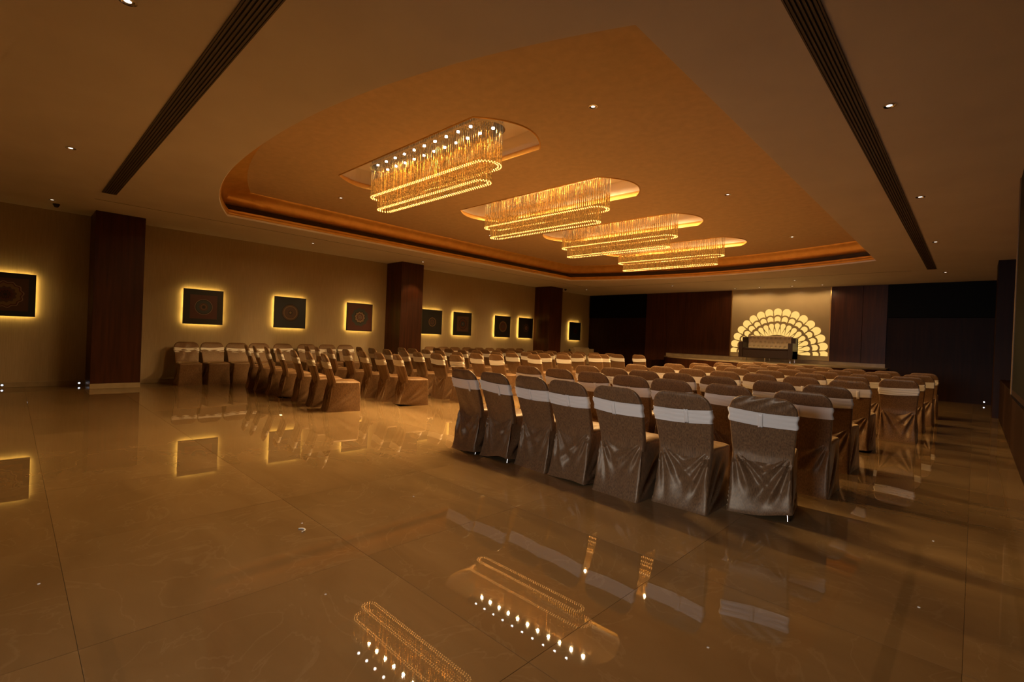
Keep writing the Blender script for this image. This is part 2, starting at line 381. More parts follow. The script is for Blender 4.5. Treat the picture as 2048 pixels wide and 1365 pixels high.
for x, y, z, lab in DL:
    r = tag(empty('downlight', (x, y, z)), lab, 'ceiling light', 'recessed ceiling downlights')
    inst(dl_ring, 'ring', r); inst(dl_refl, 'reflector', r); inst(dl_lamp, 'lamp', r)
    L = bpy.data.lights.new('downlight_spot', 'SPOT'); L.energy = 55 if (y == 8.16) else 4 if y < 17 else 17; L.color = (1.0, .62, .30); L.spot_size = math.radians(82 if y < 17 else 165); L.spot_blend = 0.35; L.shadow_soft_size = 0.02
    lo = bpy.data.objects.new('downlight_spot', L); COL.objects.link(lo); lo.location = (0, 0, -.02); lo.parent = r
for x, y, lab in ((-12.05, .53, 'small dark camera dome on the ceiling near the left edge'), (-12.09, 15.61, 'small dark camera dome on the ceiling beside the farthest pillar')):
    r = tag(empty('ceiling_camera', (x, y, HC)), lab, 'camera')
    MB().lathe([(0.05, 0), (0.05, -0.02), (0.046, -0.024)], n=20).obj('base', m_dome, r, smooth=True, sharp=40)
    MB().lathe([(0.04, -0.02), (0.038, -0.04), (0.025, -0.06), (0.0001, -0.066)], n=20).obj('dome', m_dome, r, smooth=True)

# ---- chandeliers
def racetrack(hl, r, pitch):
    per = 4 * hl + 2 * PI * r; n = int(per / pitch); P = []
    for i in range(n):
        s = per * i / n
        if s < 2 * hl: P.append((-hl + s, -r))
        elif s < 2 * hl + PI * r: a = (s - 2 * hl) / r; P.append((hl + r * math.sin(a), -r * math.cos(a)))
        elif s < 4 * hl + PI * r: P.append((hl - (s - 2 * hl - PI * r), r))
        else: a = (s - 4 * hl - PI * r) / r; P.append((-hl - r * math.sin(a), r * math.cos(a)))
    return P
def strings(mb, P, z0, z1, w_, jit=0):
    for x, y in P:
        h = w_ / 2; a = random.uniform(0, PI / 2); c, s = math.cos(a) * h, math.sin(a) * h
        q = [(x + c, y + s), (x - s, y + c), (x - c, y - s), (x + s, y - c)]
        mb.loft([[(p[0], p[1], z0) for p in q], [(p[0], p[1], z1) for p in q]], True)
def beads(mb, P, z, r):
    import bmesh
    bm = bmesh.new(); bmesh.ops.create_icosphere(bm, subdivisions=1, radius=r)
    V = [v.co.copy() for v in bm.verts]; F = [[v.index for v in f.verts] for f in bm.faces]; bm.free()
    for x, y in P: mb.add([(v.x + x, v.y + y, v.z + z) for v in V], F)
ZP = HT + .31; Z1, Z2 = 3.56, 3.35
def plate_mb():
    P = racetrack(1.27, 0.24, 0.06); return MB().loft([[(x, y, ZP - .0) for x, y in P], [(x, y, ZP + .03) for x, y in P]], True, True, True)
U1, U2 = racetrack(1.27, .205, .044), racetrack(1.27, .165, .044)
L1, L2 = racetrack(1.20, .125, .044), racetrack(1.20, .085, .044)
me_plate = plate_mb().mesh('canopy_plate', m_chrome)
mb = MB(); strings(mb, U1 + U2, ZP, HT - .05, .007); me_uc = mb.mesh('clear_crystal_strings', m_clear, fix=False)
mb = MB(); strings(mb, U1 + U2, HT - .05, Z1 + .012, .013); me_ua = mb.mesh('amber_crystal_strings', m_amber, fix=False)
mb = MB(); strings(mb, L1 + L2, Z1 + .05, Z2 + .012, .014); strings(mb, L1 + L2, ZP, Z1 + .05, .005); me_la = mb.mesh('inner_crystal_strings', m_amber, fix=False)
mb = MB(); beads(mb, U1 + U2, Z1, .0098); me_ub = mb.mesh('upper_bead_ring', m_bead, smooth=True)
mb = MB(); beads(mb, L1 + L2, Z2, .0098); me_lb = mb.mesh('lower_bead_ring', m_bead, smooth=True)
me_led = MB().lathe([(0.020, 0), (0.020, -.010), (0.0001, -.012)], n=14).mesh('led_spot', m_led, smooth=True, sharp=50)
LEDS = [(-1.16 + .257 * i, -.19) for i in range(10)] + [(-1.22 + .257 * i, .03) for i in range(11)]
CHL = ['nearest gold crystal chandelier, with its mirror plate and row of lamps in view', 'second crystal chandelier from the camera, under a pale oblong recess',
       'third crystal chandelier from the camera', 'farthest and smallest-looking crystal chandelier, nearest the stage']
for i, (x, y) in enumerate(CH):
    r = tag(empty('chandelier', (x, y, 0)), CHL[i], 'chandelier', 'crystal chandeliers in a row')
    zp = HT + .17 if i == 0 else ZP
    inst(me_plate, 'canopy_plate', r, (0, 0, zp - ZP))
    for me, nm in ((me_uc, 'clear_crystal_strings'), (me_ua, 'amber_crystal_strings'), (me_la, 'inner_crystal_strings'), (me_ub, 'upper_bead_ring'), (me_lb, 'lower_bead_ring')):
        inst(me, nm, r)['kind'] = 'stuff'
    for (a, b) in LEDS: inst(me_led, 'led_spot', r, (a, b, zp))
    for a in [-1.22 + .257 * k for k in range(11)]:
        L = bpy.data.lights.new('chandelier_spot', 'SPOT'); L.energy = LED_POWER; L.color = LED_COL; L.spot_size = math.radians(172); L.spot_blend = 0.85; L.shadow_soft_size = 0.022
        lo = bpy.data.objects.new('chandelier_spot', L); COL.objects.link(lo); lo.location = (a, 0.03, zp - .035); lo.parent = r

# ---- stage
SX, SH, SZ = -5.3, 3.78, 0.843
def ystage(x): u = (x - SX) / SH; return YF - 2.2 * max(0, 1 - u * u) ** 0.8
xs = [SX - SH + .1 + (2 * SH - .2 - .25) * i / 40 for i in range(41)]
P = [(x, ystage(x)) for x in xs] + [(xs[-1], YF), (xs[0], YF)]
st = struct(MB().loft([[(x, y, 0) for x, y in P], [(x, y, SZ - .04) for x, y in P]], True, True, True).obj('floor_stage', m_wood))
P2 = [(x, ystage(x) - .015) for x in xs] + [(xs[-1], YF), (xs[0], YF)]
MB().loft([[(x, y, SZ - .04) for x, y in P2], [(x, y, SZ) for x, y in P2]], True, True, True).obj('stone_deck', m_stone, st)
stp = tag(empty('stage_steps', (-9.05, 17.8, 0)), 'dark steps at the left end of the stage', 'steps')
for k in range(4):
    MB().bbox(-.02 - .17 * (k + 1), .02, -.55, .55, SZ - .19 * (k + 1) - .165 if k < 3 else 0.0, SZ - .17 * (k + 1), .004).obj('step', m_wood2, stp)
struct(MB().bbox(-9.0, -1.95, YF - .02, YF, SZ, .965, .003).obj('baseboard_far', m_stone))

# ---- far wall cladding and screens
VX = [(-9.93, -9.0), (-9.0, -8.25), (-8.25, -7.56), (-7.56, -6.50), (-3.40, -2.56), (-2.56, -1.95)]
clad = tag(empty('wall_cladding', (0, YF, 0)), kind='structure')
for a, b in VX:
    MB().bbox(a + .003, b - .003, -.05, 0, (0.965 if a > -9.01 else 0.0), HC - .001, .003).obj('veneer_panel', m_wood, clad)
for nm, x0, x1, lab in (('s', -12.76, -9.96, 'large black rectangular screen high on the far wall, left of the stage'), ('s', -1.93, .38, 'large black rectangular screen high on the far wall, right of the stage')):
    r = tag(empty('wall_screen', ((x0 + x1) / 2, YF, 2.87)), lab, 'screen'); hx = (x1 - x0) / 2
    MB().bbox(-hx, hx, -.08, 0, -.50, .504, .006).obj('housing', m_black, r)
    MB().box(-hx + .03, hx - .03, -.084, -.08, -.47, .475).obj('display', m_black, r)

# ---- fan panel
fp = tag(empty('fan_panel', (-4.95, YF, 0)), 'tall beige lacquered panel with a glowing scalloped fan behind the sofa', 'wall panel')
MB().bbox(-1.53, 1.53, -.06, 0, .965, HC - .001, .004).obj('lacquer_panel', m_panel, fp)
MB().bbox(-1.56, -1.53, -.075, 0, .965, HC - .001, .003).obj('edge_trim', m_brass, fp)
MB().bbox(1.53, 1.56, -.075, 0, .965, HC - .001, .003).obj('edge_trim', m_brass, fp)
FZ = 1.155; K = 0.00208
def petal(pts, th, cx0=0.0):
    # pts: (radial, tangential) in metres, clipped to the fan base line and the panel edge
    c, s = math.cos(th), math.sin(th); Q = [(r * c - t * s, r * s + t * c) for r, t in pts]
    def clip(Q, inside, cut):
        out = []
        for i in range(len(Q)):
            a, b = Q[i - 1], Q[i]
            if inside(a) != inside(b): out.append(cut(a, b))
            if inside(b): out.append(b)
        return out
    Q = clip(Q, lambda p: p[1] >= -0.035, lambda a, b: (a[0] + (b[0] - a[0]) * (-0.035 - a[1]) / (b[1] - a[1]), -0.035))
    for sg in (1, -1):
        Q = clip(Q, lambda p: p[0] * sg <= 1.515, lambda a, b: (1.515 * sg, a[1] + (b[1] - a[1]) * (1.515 * sg - a[0]) / (b[0] - a[0]))) if Q else Q
    if len(Q) < 3: return
    n = len(Q)
    MB().loft([[(x, -.060, FZ + z) for x, z in Q], [(x, -.068, FZ + z) for x, z in Q]], True, True, True).obj('petal', m_petal, fp)
def scallop(rc, rad, rin, cr, tw):
    # round head of radius rad about rc, flanks running in to the concave foot that follows the petal below
    pts = []
    for i in range(19):
        a = -PI / 2 - .35 + (PI + .7) * i / 18; pts.append((rc + rad * math.cos(a), rad * math.sin(a)))
    for i in range(11):
        t = tw * (1 - 2 * i / 10); pts.append((rin + math.sqrt(cr * cr - t * t), t))
    return pts
N = 16
for k in range(N + 1):
    th = PI * k / N
    petal(scallop(678 * K, 61 * K, 558 * K, 74 * K, 50 * K), th)
    petal(scallop(560 * K, 46 * K, 458 * K, 72 * K, 40 * K), th)
    tear = []
    for i in range(15):
        a = -PI / 2 - .15 + (PI + .3) * i / 14; tear.append((455 * K + 37 * K * math.cos(a), 37 * K * math.sin(a)))
    tear.append((306 * K, 0.003)); tear.append((306 * K, -0.003)); petal(tear, th)
for k in range(N):
    th = PI * (k + .5) / N
    petal([(302 * K, -26 * K), (404 * K, -1.5 * K), (404 * K, 1.5 * K), (302 * K, 26 * K)], th)
for dx in (-.14, 0, .14):
    P = [(dx + .035 * math.cos(a), -.06, 1.70 + .035 * math.sin(a)) for a in [2 * PI * i / 14 for i in range(14)]]
    MB().loft([P, [(x, -.068, z) for x, y, z in P]], True, True, True).obj('petal', m_petal, fp)

# ---- sofas
def tufted(wd, ht, nx, nz, depth=.10, amp=.036):
    mb = MB(); X, Z = nx * 8, nz * 8; rows = []
    for j in range(Z + 1):
        row = []
        for i in range(X + 1):
            u, v = i / X, j / Z; x = (u - .5) * wd; z = v * ht
            d = 9
            for r_ in range(nz + 1):
                off = .5 if r_ % 2 else 0
                cx_ = (round(u * nx - .5 - off) + .5 + off) / nx; cz_ = (r_ + .5) / nz
                d = min(d, math.hypot((u - cx_) * wd, (v - cz_) * ht))
            edge = min(u, 1 - u) * wd; e2 = min(v, 1 - v) * ht
            y = -depth + amp * math.exp(-(d / .028) ** 2) * 1.3 + .03 * (math.exp(-(edge / .02) ** 2) + math.exp(-(e2 / .02) ** 2))
            row.append((x, y, z))
        rows.append(row)
    mb.loft(rows, False)
    mb.loft([[rows[0][0], rows[0][-1], rows[-1][-1], rows[-1][0]], [(-wd / 2, 0, 0), (wd / 2, 0, 0), (wd / 2, 0, ht), (-wd / 2, 0, ht)]], True, False, True)
    return mb
def sofa(loc, rz, W, body, back_m, label, legs=True):
    # faces local -y
    r = tag(empty('sofa', loc, rz), label, 'sofa'); h = W / 2
    MB().bbox(-h, h, -.32, .30, .13, .40, .012).obj('seat_base', body, r)
    MB().bbox(-h + .13, h - .13, -.33, .12, .40, .455, .02).obj('seat_cushion', body, r, smooth=False)
    o = tufted(W - .27, .44, 10, 3).obj('tufted_back', back_m, r, smooth=True, sharp=60); o.location = (0, .24, .43)
    MB().bbox(-h, h, .22, .32, .13, .80, .01).obj('back_frame', body, r)
    for s in (-1, 1):
        a = MB(); x0, x1 = sorted((s * h, s * (h - .13)))
        a.bbox(x0, x1, -.34, .02, .13, .64, .008); a.bbox(x0, x1, .0, .32, .13, .82, .008); a.obj('arm', body, r)
    if legs:
        for x in (-h + .07, 0, h - .07):
            for y in (-.27, .25):
                MB().tube((x, y, 0.0), (x, y, .135), .012, 10, .018).obj('leg', m_chrome, r)
    return r
sofa((-4.96, 17.42, SZ), 0, 1.62, m_leather, m_cream, 'cream tufted sofa with stepped dark arms on the stage before the glowing fan')
sofa((-12.40, 17.55, 0), -PI / 2 + PI, 1.45, m_cream, m_cream, 'cream tufted sofa in the far left corner under the last glowing picture').scale = (1, 1, 1.16)

# ---- right side: panelled ledge, black counter slab, dark window, pillar
ld = tag(empty('wainscot_ledge', (XR, 8, 0)), 'low dark wood ledge along the right wall', 'cabinet')
for k in range(8):
    y0 = -3.5 - 8 + k * 2.25; MB().bbox(-.22, -.002, y0 + .003, y0 + 2.247, 0.0, .80, .004).obj('front_panel', m_wood2, ld)
MB().bbox(-.235, -.002, -3.5 - 8, 6.5, .80, .83, .004).obj('ledge_top', m_wood2, ld)
cs = tag(empty('counter_slab', (XR, 8.1, .83)), 'black stone counter slab on the right-hand ledge', 'counter')
MB().bbox(-.30, -.002, -4.0, .0, 0, .035, .006).obj('slab', m_blackslab, cs)
wn = struct(empty('window_1', (XR, 8.1, .865)))
MB().bbox(-.31, -.26, -.07, 0, 0, HC - .866, .004).obj('frame_post', m_amberstrip, wn)
MB().bbox(-.30, -.02, -3.9, -.07, 0.0, .06, .004).obj('sill', m_wood2, wn)
MB().bbox(-.30, -.27, -3.9, -.07, .06, HC - .866, .002).obj('dark_pane', m_black, wn)
r = tag(empty('pillar', (.46, 15.0, 0)), 'dark wood-clad pillar at the far end of the right wall', 'pillar')
MB().bbox(-.16, .158, -.42, .42, 0.0, HC - .001, .004).obj('veneer_casing', m_wood2, r)

# ---- low-level lights, litter
def steplight(loc, axis, lab):
    r = tag(empty('step_light', loc), lab, 'wall light')
    MB().lathe([(0.028, 0), (0.028, -.012), (0.018, -.014)], n=18, axis=axis).obj('bezel', m_chrome, r, smooth=True, sharp=40)
    MB().lathe([(0.017, -.014), (0.0001, -.017)], n=16, axis=axis).obj('lamp', m_floorled, r, smooth=True)
    return r
steplight((.22, YF - .002, .075), 'y', 'tiny cool white light at floor level in the far right corner')
o = steplight((XL + .022, -.07, .05), 'x', 'tiny cool white light at floor level at the left edge'); o.rotation_euler = (0, 0, PI)
o = steplight((XL + .022, .98, .05), 'x', 'tiny faint light at floor level beside the nearest pillar'); o.rotation_euler = (0, 0, PI)
mb = MB(); arc = [(.032 * math.cos(a), .032 * math.sin(a)) for a in [PI * (.0 + .95 * i / 12) for i in range(13)]]
mb.loft([[(x * (1 - .12), y * (1 - .12), .0005), (x * 1.1, y * 1.1, .0005), (x * 1.1, y * 1.1, .006), (x * .88, y * .88, .006)] for x, y in arc], True, True, True)
tag(mb.obj('paper_curl', m_litter), 'tiny curved white scrap lying on the open marble floor', 'litter').location = (-3.06, 1.31, 0.001)

# ---- back-lit pictures
def mandala(name, bg, field, rings, spokes=0, sq=0.27):
    m = mat(name, bg, 0.4); b = m.node_tree.nodes['Principled BSDF']
    tc = nd(m, 'ShaderNodeTexCoord'); sp = nd(m, 'ShaderNodeSeparateXYZ'); lk(m, tc.outputs['Object'], sp.inputs[0])
    def M2(op, a, b_=None, v=None):
        n = nd(m, 'ShaderNodeMath', operation=op); lk(m, a, n.inputs[0])
        if b_ is not None: lk(m, b_, n.inputs[1])
        if v is not None: n.inputs[1].default_value = v
        return n.outputs[0]
    ax, az = M2('ABSOLUTE', sp.outputs[1]), M2('ABSOLUTE', sp.outputs[2]); mxx = M2('MAXIMUM', ax, az); ins = M2('LESS_THAN', mxx, v=sq)
    rr = M2('SQRT', M2('ADD', M2('MULTIPLY', sp.outputs[1], sp.outputs[1]), M2('MULTIPLY', sp.outputs[2], sp.outputs[2])))
    if spokes:
        an = M2('ARCTAN2', sp.outputs[1], sp.outputs[2]); si = M2('MULTIPLY', M2('SINE', M2('MULTIPLY', an, v=float(spokes))), v=.012); rr = M2('ADD', rr, si)
    cr = nd(m, 'ShaderNodeValToRGB'); cr.color_ramp.interpolation = 'CONSTANT'; E = cr.color_ramp.elements
    sc = M2('MULTIPLY', rr, v=2.5); lk(m, sc, cr.inputs[0])
    E[0].position = 0; E[0].color = (*rings[0][1], 1); E[1].position = min(1, rings[0][0] * 2.5); E[1].color = (*rings[1][1], 1)
    for i in range(1, len(rings) - 1):
        e = E.new(min(1, rings[i][0] * 2.5)); e.color = (*rings[i + 1][1], 1)
    mx = nd(m, 'ShaderNodeMix', data_type='RGBA'); mx.inputs['A'].default_value = (*bg, 1); mx.inputs['B'].default_value = (*field, 1); lk(m, ins, mx.inputs['Factor'])
    rmax = rings[-1][0]; inc = M2('LESS_THAN', rr, v=rmax)
    m2 = nd(m, 'ShaderNodeMix', data_type='RGBA'); lk(m, inc, m2.inputs['Factor']); lk(m, mx.outputs['Result'], m2.inputs['A']); lk(m, cr.outputs[0], m2.inputs['B'])
    lk(m, m2.outputs['Result'], b.inputs['Base Color'])
    return m
RED, DK, GRN, OCH, BLU, TAN, BRN = (.085, .018, .009), (.010, .008, .006), (.035, .04, .034), (.17, .10, .035), (.014, .02, .03), (.24, .16, .09), (.075, .033, .018)
PICS = [(-.07, (BLU, BRN, [(.03, DK), (.05, RED), (.07, DK), (.10, RED), (.14, BRN), (.20, OCH), (.22, RED), (.235, TAN)], 12, .30), 'picture cut off by the left edge, dark blue border with a large ring'),
        (3.05, (DK, RED, [(.03, DK), (.05, BRN), (.06, OCH), (.075, RED), (.09, BRN), (.15, GRN), (.165, DK), (.175, TAN)], 0, .27), 'picture with a dark ring on a red square, behind the first wall chairs'),
        (4.98, (BLU, BLU, [(.03, OCH), (.05, DK), (.06, BRN), (.15, BRN), (.17, OCH), (.20, BRN), (.22, DK), (.235, BLU)], 0, .38), 'picture with a broad brown disc on slate blue'),
        (6.92, (RED, RED, [(.02, TAN), (.04, DK), (.06, TAN), (.10, RED), (.13, TAN), (.15, OCH), (.17, DK), (.25, GRN)], 10, .38), 'picture with a pale spoked wheel on dark red, left of the middle pillar'),
        (9.47, (DK, DK, [(.01, TAN), (.03, DK), (.06, BRN), (.09, BRN), (.12, DK), (.14, OCH), (.15, BRN), (.17, DK)], 0, .3), 'picture with a thin gold ring on black, right of the middle pillar'),
        (10.76, (DK, BRN, [(.02, TAN), (.05, BLU), (.08, GRN), (.10, DK), (.14, RED), (.16, BRN), (.18, DK), (.2, RED)], 0, .26), 'picture with a brown square field, second right of the middle pillar'),
        (12.71, (DK, DK, [(.02, BRN), (.04, GRN), (.08, BRN), (.12, RED), (.16, BRN), (.19, OCH), (.21, BRN), (.23, DK)], 0, .3), 'picture with a tall brown disc on black, third right of the middle pillar'),
        (14.0, (DK, DK, [(.02, DK), (.04, RED), (.06, TAN), (.08, RED), (.12, DK), (.15, BRN), (.17, DK), (.18, DK)], 8, .3), 'picture with a small flower wheel on black, just left of the farthest pillar'),
        (17.22, (BLU, BLU, [(.02, DK), (.05, RED), (.08, DK), (.12, BRN), (.14, BLU), (.15, BRN), (.16, BLU), (.17, BLU)], 0, .3), 'farthest picture, nearly all dark, above the corner sofa')]
me_fr = MB().bbox(-.045, .0, -.395, .395, -.395, .395, .004).mesh('frame', m_frame)
mbs = MB()
for s in (-1, 1):
    mbs.box(-.046, -.050, -.36, .36, s * .375 - .006, s * .375 + .006); mbs.box(-.046, -.050, s * .375 - .006, s * .375 + .006, -.36, .36)
for i, (y, (bg, fd, rg, spk, sq), lab) in enumerate(PICS):
    r = tag(empty('picture', (XL + .10, y, 1.71)), 'square ' + lab.replace('picture', 'back-lit picture', 1) if not lab.startswith('farthest') else 'farthest square back-lit picture, nearly all dark, above the corner sofa', 'picture', 'back-lit square pictures')
    inst(me_fr, 'frame', r)
    MB().box(.0, .002, -.375, .375, -.375, .375).obj('canvas', mandala('mandala_print_%d' % i, bg, fd, rg, spk, sq), r)
    s_ = mbs.obj('light_strip', m_halo, r)
    MB().box(-.10, -.05, -.06, .06, -.06, .06).obj('wall_mount', m_frame, r)

# ------------------------------------------------------------------ chairs
def rrect(xh, yb, yf, rad, nb=44, ns=16, nf=12, nc=4):
    P = []
    for i in range(nb): P.append((-xh + rad + (2 * xh - 2 * rad) * i / (nb - 1), yb))
    for i in range(1, nc): a = -PI / 2 + PI / 2 * i / nc; P.append((xh - rad + rad * math.cos(a), yb + rad + rad * math.sin(a)))
    for i in range(ns): P.append((xh, yb + rad + (yf - yb - 2 * rad) * i / (ns - 1)))
    for i in range(1, nc): a = PI / 2 * i / nc; P.append((xh - rad + rad * math.cos(a), yf - rad + rad * math.sin(a)))
    for i in range(nf): P.append((xh - rad - (2 * xh - 2 * rad) * i / (nf - 1), yf))
    for i in range(1, nc): a = PI / 2 + PI / 2 * i / nc; P.append((-xh + rad + rad * math.cos(a), yf - rad + rad * math.sin(a)))
    for i in range(ns): P.append((-xh, yf - rad - (yf - yb - 2 * rad) * i / (ns - 1)))
    for i in range(1, nc): a = PI + PI / 2 * i / nc; P.append((-xh + rad + rad * math.cos(a), yb + rad + rad * math.sin(a)))
    return P
HY = -.325                                     # y of the head of the back
def yback(z): return -.185 - max(0, z - .46) * .31
def width_up(z):
    xh = .212 + .022 * min(1, (z - .44) / .3)
    if z > .80: t = min(1, (z - .80) / .116); xh = xh - .115 * (1 - math.sqrt(max(0, 1 - t * t)))
    return xh
def cover_mesh(seed, amp=.010, lift=None, lean=0.0):
    rnd = random.Random(seed); ph = [rnd.uniform(0, 6.28) for _ in range(8)]; RG = [[(ti + rnd.uniform(-.06, .06), rnd.uniform(.07, .11), rnd.uniform(.5, 1.3) * sg_, rnd.uniform(.12, .38)) for ti, sg_ in ((.04, 1), (.22, -.8), (.40, 1), (.60, -.7), (.82, .9), (1.06, -.6))] for _ in (0, 1)]
    mb = MB(); rings = []; NZ = 34; ZS = .455
    for k in range(NZ + 1):
        t = k / NZ; z = t * ZS
        q = t ** .8; xh = .228 + (.212 - .228) * q; yb = -.272 + (-.182 + .272) * (q ** .9); yf = .262 - .012 * t
        P = []
        for (x, y) in rrect(xh, yb, yf, .022 + .01 * t):
            dx = dy = 0; zz = z
            back = max(0, min(1, (-y - .12) / .08)) if abs(y - yb) < .03 else 0
            if back:
                d = 0
                for s_, px in enumerate((-.205, .205)):
                    sg = 1 if px < 0 else -1
                    rx, rz = (x - px) * sg, ZS + .03 - z; rad = math.hypot(rx, rz); th = math.atan2(rx, rz)
                    for (ti, wi_, ai, ri) in RG[s_]:
                        grow = min(1, max(0, rad - .015) / .09) * math.exp(-(max(0, rad - ri) / .10) ** 2)
                        d += ai * math.exp(-((th - ti) / wi_) ** 2) * grow
                dy -= amp * d
                dy += .014 * math.exp(-((x) / .12) ** 2) * math.sin(t * PI)          # the cloth sags in between the legs
            if abs(abs(x) - xh) < .004:
                sg = 1 if x > 0 else -1
                ry, rz = y + .27, z + .02; rad = math.hypot(ry, rz); th = math.atan2(rz, ry)
                fall = math.exp(-((rad - .30) / .2) ** 2) * min(1, rad / .06)
                dx += sg * (amp * 1.0 * (math.exp(-((th - .62) / .07) ** 2) + .8 * math.exp(-((th - .95) / .08) ** 2) - .7 * math.exp(-((th - .78) / .07) ** 2) + .5 * math.sin(th * 9 + ph[4] + sg)) * fall - .010 * math.sin(t * PI))
            if lift and z < .2:
                lx, ly, lh = lift; dd = math.exp(-(((x - lx) / .2) ** 2 + ((y - ly) / .2) ** 2)); zz = z + lh * dd * (1 - z / .2)
            P.append((x + dx, y + dy, zz))
        rings.append(P)
    for ins, dz in ((.004, .012), (.014, .022), (.035, .031), (.075, .037), (.13, .040)):
        xh, yb, yf = .212 - ins, -.182 + ins, .250 - ins
        rings.append([(x, y, ZS + dz + .004 * math.sin(x * 14 + ph[5]) * math.sin(y * 11 + ph[6]) * (ins > .01)) for x, y in rrect(xh, yb, yf, min(.032, xh * .4))])
    mb.loft(rings, True, False, True)
    up = []; zs = [.40, .44, .48, .53, .58, .63, .68, .73, .77, .80, .825, .85, .87, .887, .900, .909, .914, .916]
    for k, z in enumerate(zs):
        yb = yback(z) + .004 * (z > .45); th = .052 - .02 * max(0, (z - .6) / .3); xh = width_up(max(z, .44))
        if z > .88: e = (z - .88) / .036; yb += .014 * e * e; th -= .028 * e * e
        ring = []
        for (x, y) in rrect(xh, yb, yb + th, min(.014, th * .4)):
            d = .0025 * math.sin(x * 30 + z * 14 + ph[7]) * (1 if seed % 3 == 0 else .4)
            if seed == 7: d += .005 * math.sin((x * 1.0 - z * 2.2) * 42) * (z > .8)
            ring.append((x, y + d + lean * (z - .45), z))
        up.append(ring)
    mb.loft(up, True, False, True)
    return mb.mesh('chair_cover', m_cover, smooth=True, sharp=70)
def sash_mesh(seed, lean=0.0):
    rnd = random.Random(seed + 50); mb = MB(); rings = []; tilt = rnd.uniform(-.10, .10); off = rnd.uniform(-.02, .012); n = 9
    a = rnd.uniform(0, 6)
    for k in range(n + 1):
        v = k / n; ring = []
        zc = .70 + off + v * .105
        for (x, y) in rrect(width_up(zc) + .005, yback(zc) - .004, yback(zc) + .046, .016):
            zz = zc + tilt * x * .5 - .010 * math.cos(x * 7) * (y < -.2)
            d = .0035 * math.sin(v * 19 + x * 8 + a) + .002 * math.sin(v * 37 - x * 13)
            if y < yback(zc): y -= max(0, d) + .001; 
            else: y += max(0, d)
            ring.append((x * (1 + .02 * math.sin(v * 9 + a)), y + (.31 * -(zz - zc)) + lean * (zz - .45), zz))
        rings.append(ring)
    # close the band as a thin strap with an inner return
    inner = [[(x * .985, y * 1.0 + (.004 if y < -.25 else -.004), z) for x, y, z in r] for r in (rings[-1], rings[0])]
    mb.loft(rings + inner, True)
    return mb.mesh('sash', m_sash, smooth=True, sharp=60)
def knot_mesh(seed, lean=0.0):
    rnd = random.Random(seed + 90); kx = rnd.uniform(-.04, .11); mb = MB(); zc = .735; rings = []
    for i in range(9):
        t = i / 8; x = kx - .016 + .032 * t; h = .052 + .006 * abs(t - .5) * 2; b = .012 * math.sin(PI * (.1 + .8 * t)) + .002
        R_ = []
        for j in range(12):
            a = 2 * PI * j / 12; z = zc + math.sin(a) * h * (1 + .05 * math.sin(3 * a)); yy = yback(z) - .009 - b * math.cos(a) * .5
            R_.append((x, yy + lean * (z - .45), z))
        rings.append(R_)
    mb.loft(rings, True, True, True)
    return mb.mesh('knot', m_sash, smooth=True)
VAR = {}
for sd, amp, lift in ((0, .014, None), (1, .017, None), (2, .015, None), (3, .018, (.25, -.27, .035)), (4, .018, None), (5, .018, (.15, -.27, .06)), (7, .026, (.25, -.24, .065)), (8, .018, (.1, -.27, .02))):
    VAR[sd] = (cover_mesh(sd, amp, lift), sash_mesh(sd), knot_mesh(sd))
me_leg = MB().tube((0, 0, 0), (-.045, .10, .42), .009, 10).mesh('leg', m_chrome, smooth=True, sharp=50)
me_leg2 = MB().tube((0, 0, 0), (.045, .10, .42), .009, 10).mesh('leg', m_chrome, smooth=True, sharp=50)
me_feet = MB().lathe([(.014, 0), (.014, .02), (.011, .024)], n=10).mesh('leg_tip', m_dome)
cnt = [0]
def chair(x, y, facing, label, group, var=None, legs=False, knot=False):
    # x, y: where the head of the back stands in the room; facing: degrees clockwise from the stage direction
    a = -math.radians(facing); c, s = math.cos(a), math.sin(a)
    ox, oy = x - (-s * HY), y - (c * HY)
    v = var if var is not None else (0, 1, 2, 4, 3)[cnt[0] * 7 % 5]; cnt[0] += 1
    r = tag(empty('banquet_chair', (ox, oy, 0), a), label, 'chair', group)
    cv = inst(VAR[v][0], 'chair_cover', r); sh = inst(VAR[v][1], 'sash', r)
    if knot: inst(VAR[v][2], 'knot', sh)
    if legs:
        for lx in (-.195, .195):
            for ly in (-.225, .10): inst(me_leg if lx > 0 else me_leg2, 'leg', r, (lx, ly, 0))
    return r
ORD = ['first', 'second', 'third', 'fourth', 'fifth', 'sixth', 'seventh', 'eighth', 'ninth']
def place(rows, side, faces, near, aisle_rev):
    for ri, (y, xs_) in enumerate(rows):
        n = len(xs_)
        for k, x in enumerate(xs_):
            yy = y
            if isinstance(x, tuple): x, yy = x
            posn = ORD[k] + ' from the left' if k < n - 1 else 'last on the right'
            lab = 'gold-covered chair with ivory sash, %s, %s row of the %s block' % (posn, ORD[ri] if ri else 'nearest', side)
            if (side, ri, k) in SPECIAL: lab, var, lg = SPECIAL[(side, ri, k)]
            else: var, lg = None, False
            f = faces[min(ri, len(faces) - 1)] + random.uniform(-3, 3)
            chair(x, yy + random.uniform(-.02, .02), f if not (side == 'right' and ri == 0) else R1F[k], lab, 'covered chairs of the %s block' % side, var, lg or ri == 0, near and ri < 4)
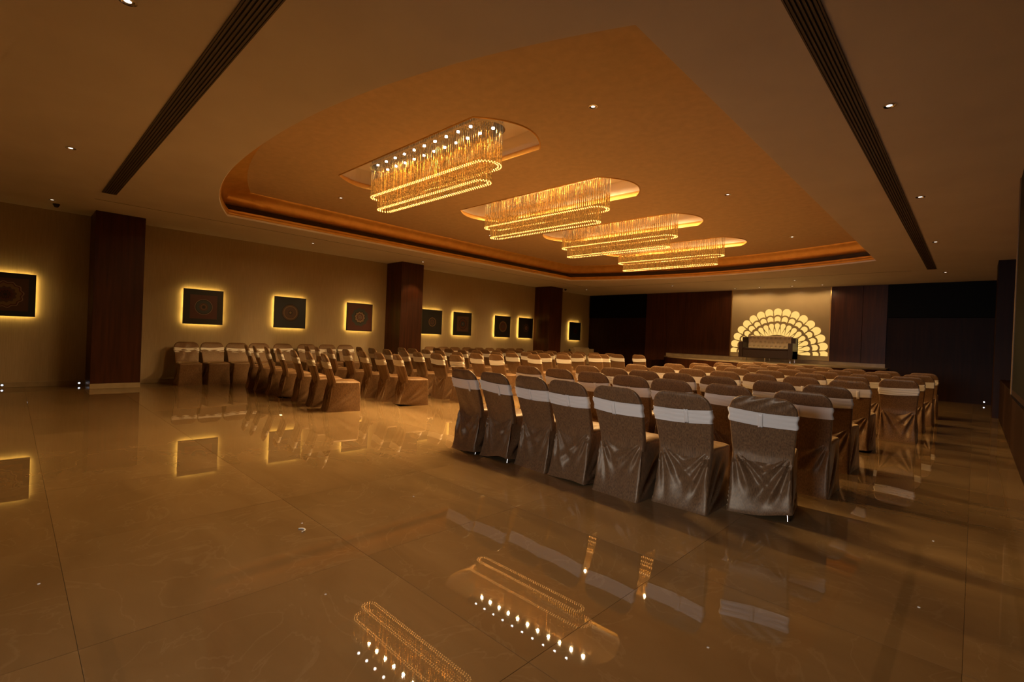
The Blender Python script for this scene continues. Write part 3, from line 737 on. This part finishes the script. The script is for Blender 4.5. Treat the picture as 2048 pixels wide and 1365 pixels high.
SPECIAL = {('right', 0, 6): ('nearest chair of all, wrinkled taupe cover lifted over a chrome leg', 7, True),
           ('right', 0, 5): ('second nearest big chair, left of the one showing its chrome leg', 4, True),
           ('right', 0, 4): ('third chair from the right in the front row nearest the camera', 1, True),
           ('right', 0, 3): ('middle chair of the nearest right-hand row', 8, True),
           ('right', 0, 2): ('third chair from the left in the nearest right-hand row, sash knotted to the right', 0, True),
           ('right', 0, 1): ('second chair from the left in the nearest right-hand row, hem raised off a thin leg', 5, True),
           ('right', 0, 0): ('leftmost chair of the nearest right-hand row, beside the open aisle', 3, True)}
R1F = [6, 5, 6, 5, 3, -1, -9]
RB = [(3.5, [(-4.10, 3.46), (-3.63, 3.49), (-3.155, 3.52), (-2.68, 3.50), (-2.14, 3.46), (-1.645, 3.62), (-1.14, 3.92)]),
      (4.85, [-4.36, -3.855, -3.33, -2.81, -2.33, -1.74, -1.10]), (6.05, [-4.24, -3.765, -3.29, -2.80, -2.29, -1.66, -1.14]),
      (7.55, [-4.25, -3.765, -3.26, -2.75, -2.25, -1.73, -1.17]), (9.0, [-4.25, -3.66, -3.07, -2.53, -1.93, -1.37, -.79]),
      (10.15, [-4.22, -3.65, -3.07, -2.52, -1.93, -1.35, (-.80, 10.3)]), (11.5, [-4.20, -3.61, -3.09, -2.54, -1.94, -1.33, -.74]),
      (12.8, [-4.13, -3.59, -3.03, -2.49, -1.90, -1.33, -.74]), (14.0, [-4.15, -3.56, -3.0])]
LB = [(3.47, [-11.25, -10.66, -10.05, -9.43, -8.76, -8.13, -7.53]), (4.8, [-11.32, -10.79, -10.12, -9.43, -8.75, -8.12, -7.52]),
      (5.98, [-10.99, -10.42, -9.77, -9.09, -8.53, -7.87, -7.28]), (7.25, [-11.10, -10.60, -10.0, -9.42, -8.78, -8.13, (-7.60, 7.4)]),
      (8.75, [-11.5, -10.95, -10.34, -9.75, -8.97, (-8.38, 8.7), (-7.82, 8.9)]), (10.0, [-11.31, -10.76, -10.25, -9.66, -9.05, -8.40, -7.77]),
      (11.5, [-11.4, -10.8, -10.15, -9.5, -8.95, -8.40, (-7.85, 11.6)]), (12.7, [-10.9, -10.35, -9.75, -9.2, -8.65, (-8.05, 12.3)]),
      (14.0, [-10.66, -10.1, -9.5, -8.85, (-8.23, 13.4), (-7.95, 14.25)])]
place(RB, 'right', [5, 3, 2, 2, 1, 0, 0, 0, 0], True, False)
place(LB, 'left', [13, 12, 8, 5, 4, 2, 1, 1, 1], False, True)
WY = [2.71, 3.20, 3.72, 4.20, 4.76, 5.36, 5.91, 6.43, 9.31, 9.84, 10.32, 10.86, 11.41, 11.92, 12.47, 13.0, 13.5]
for k, y in enumerate(WY):
    seg, q, tot = ('between the nearest and middle pillars', k, 8) if k < 8 else ('beyond the middle pillar', k - 8, 9)
    nm = ORD[q] + ' from the left' if q < tot - 1 else 'last on the right'
    chair(XL + .28 - .05, y, 90 + random.uniform(-3, 3), 'gold-covered chair at the left wall, %s, %s' % (nm, seg), 'chairs lined up against the left wall', (0, 1, 4)[k % 3], False, False)
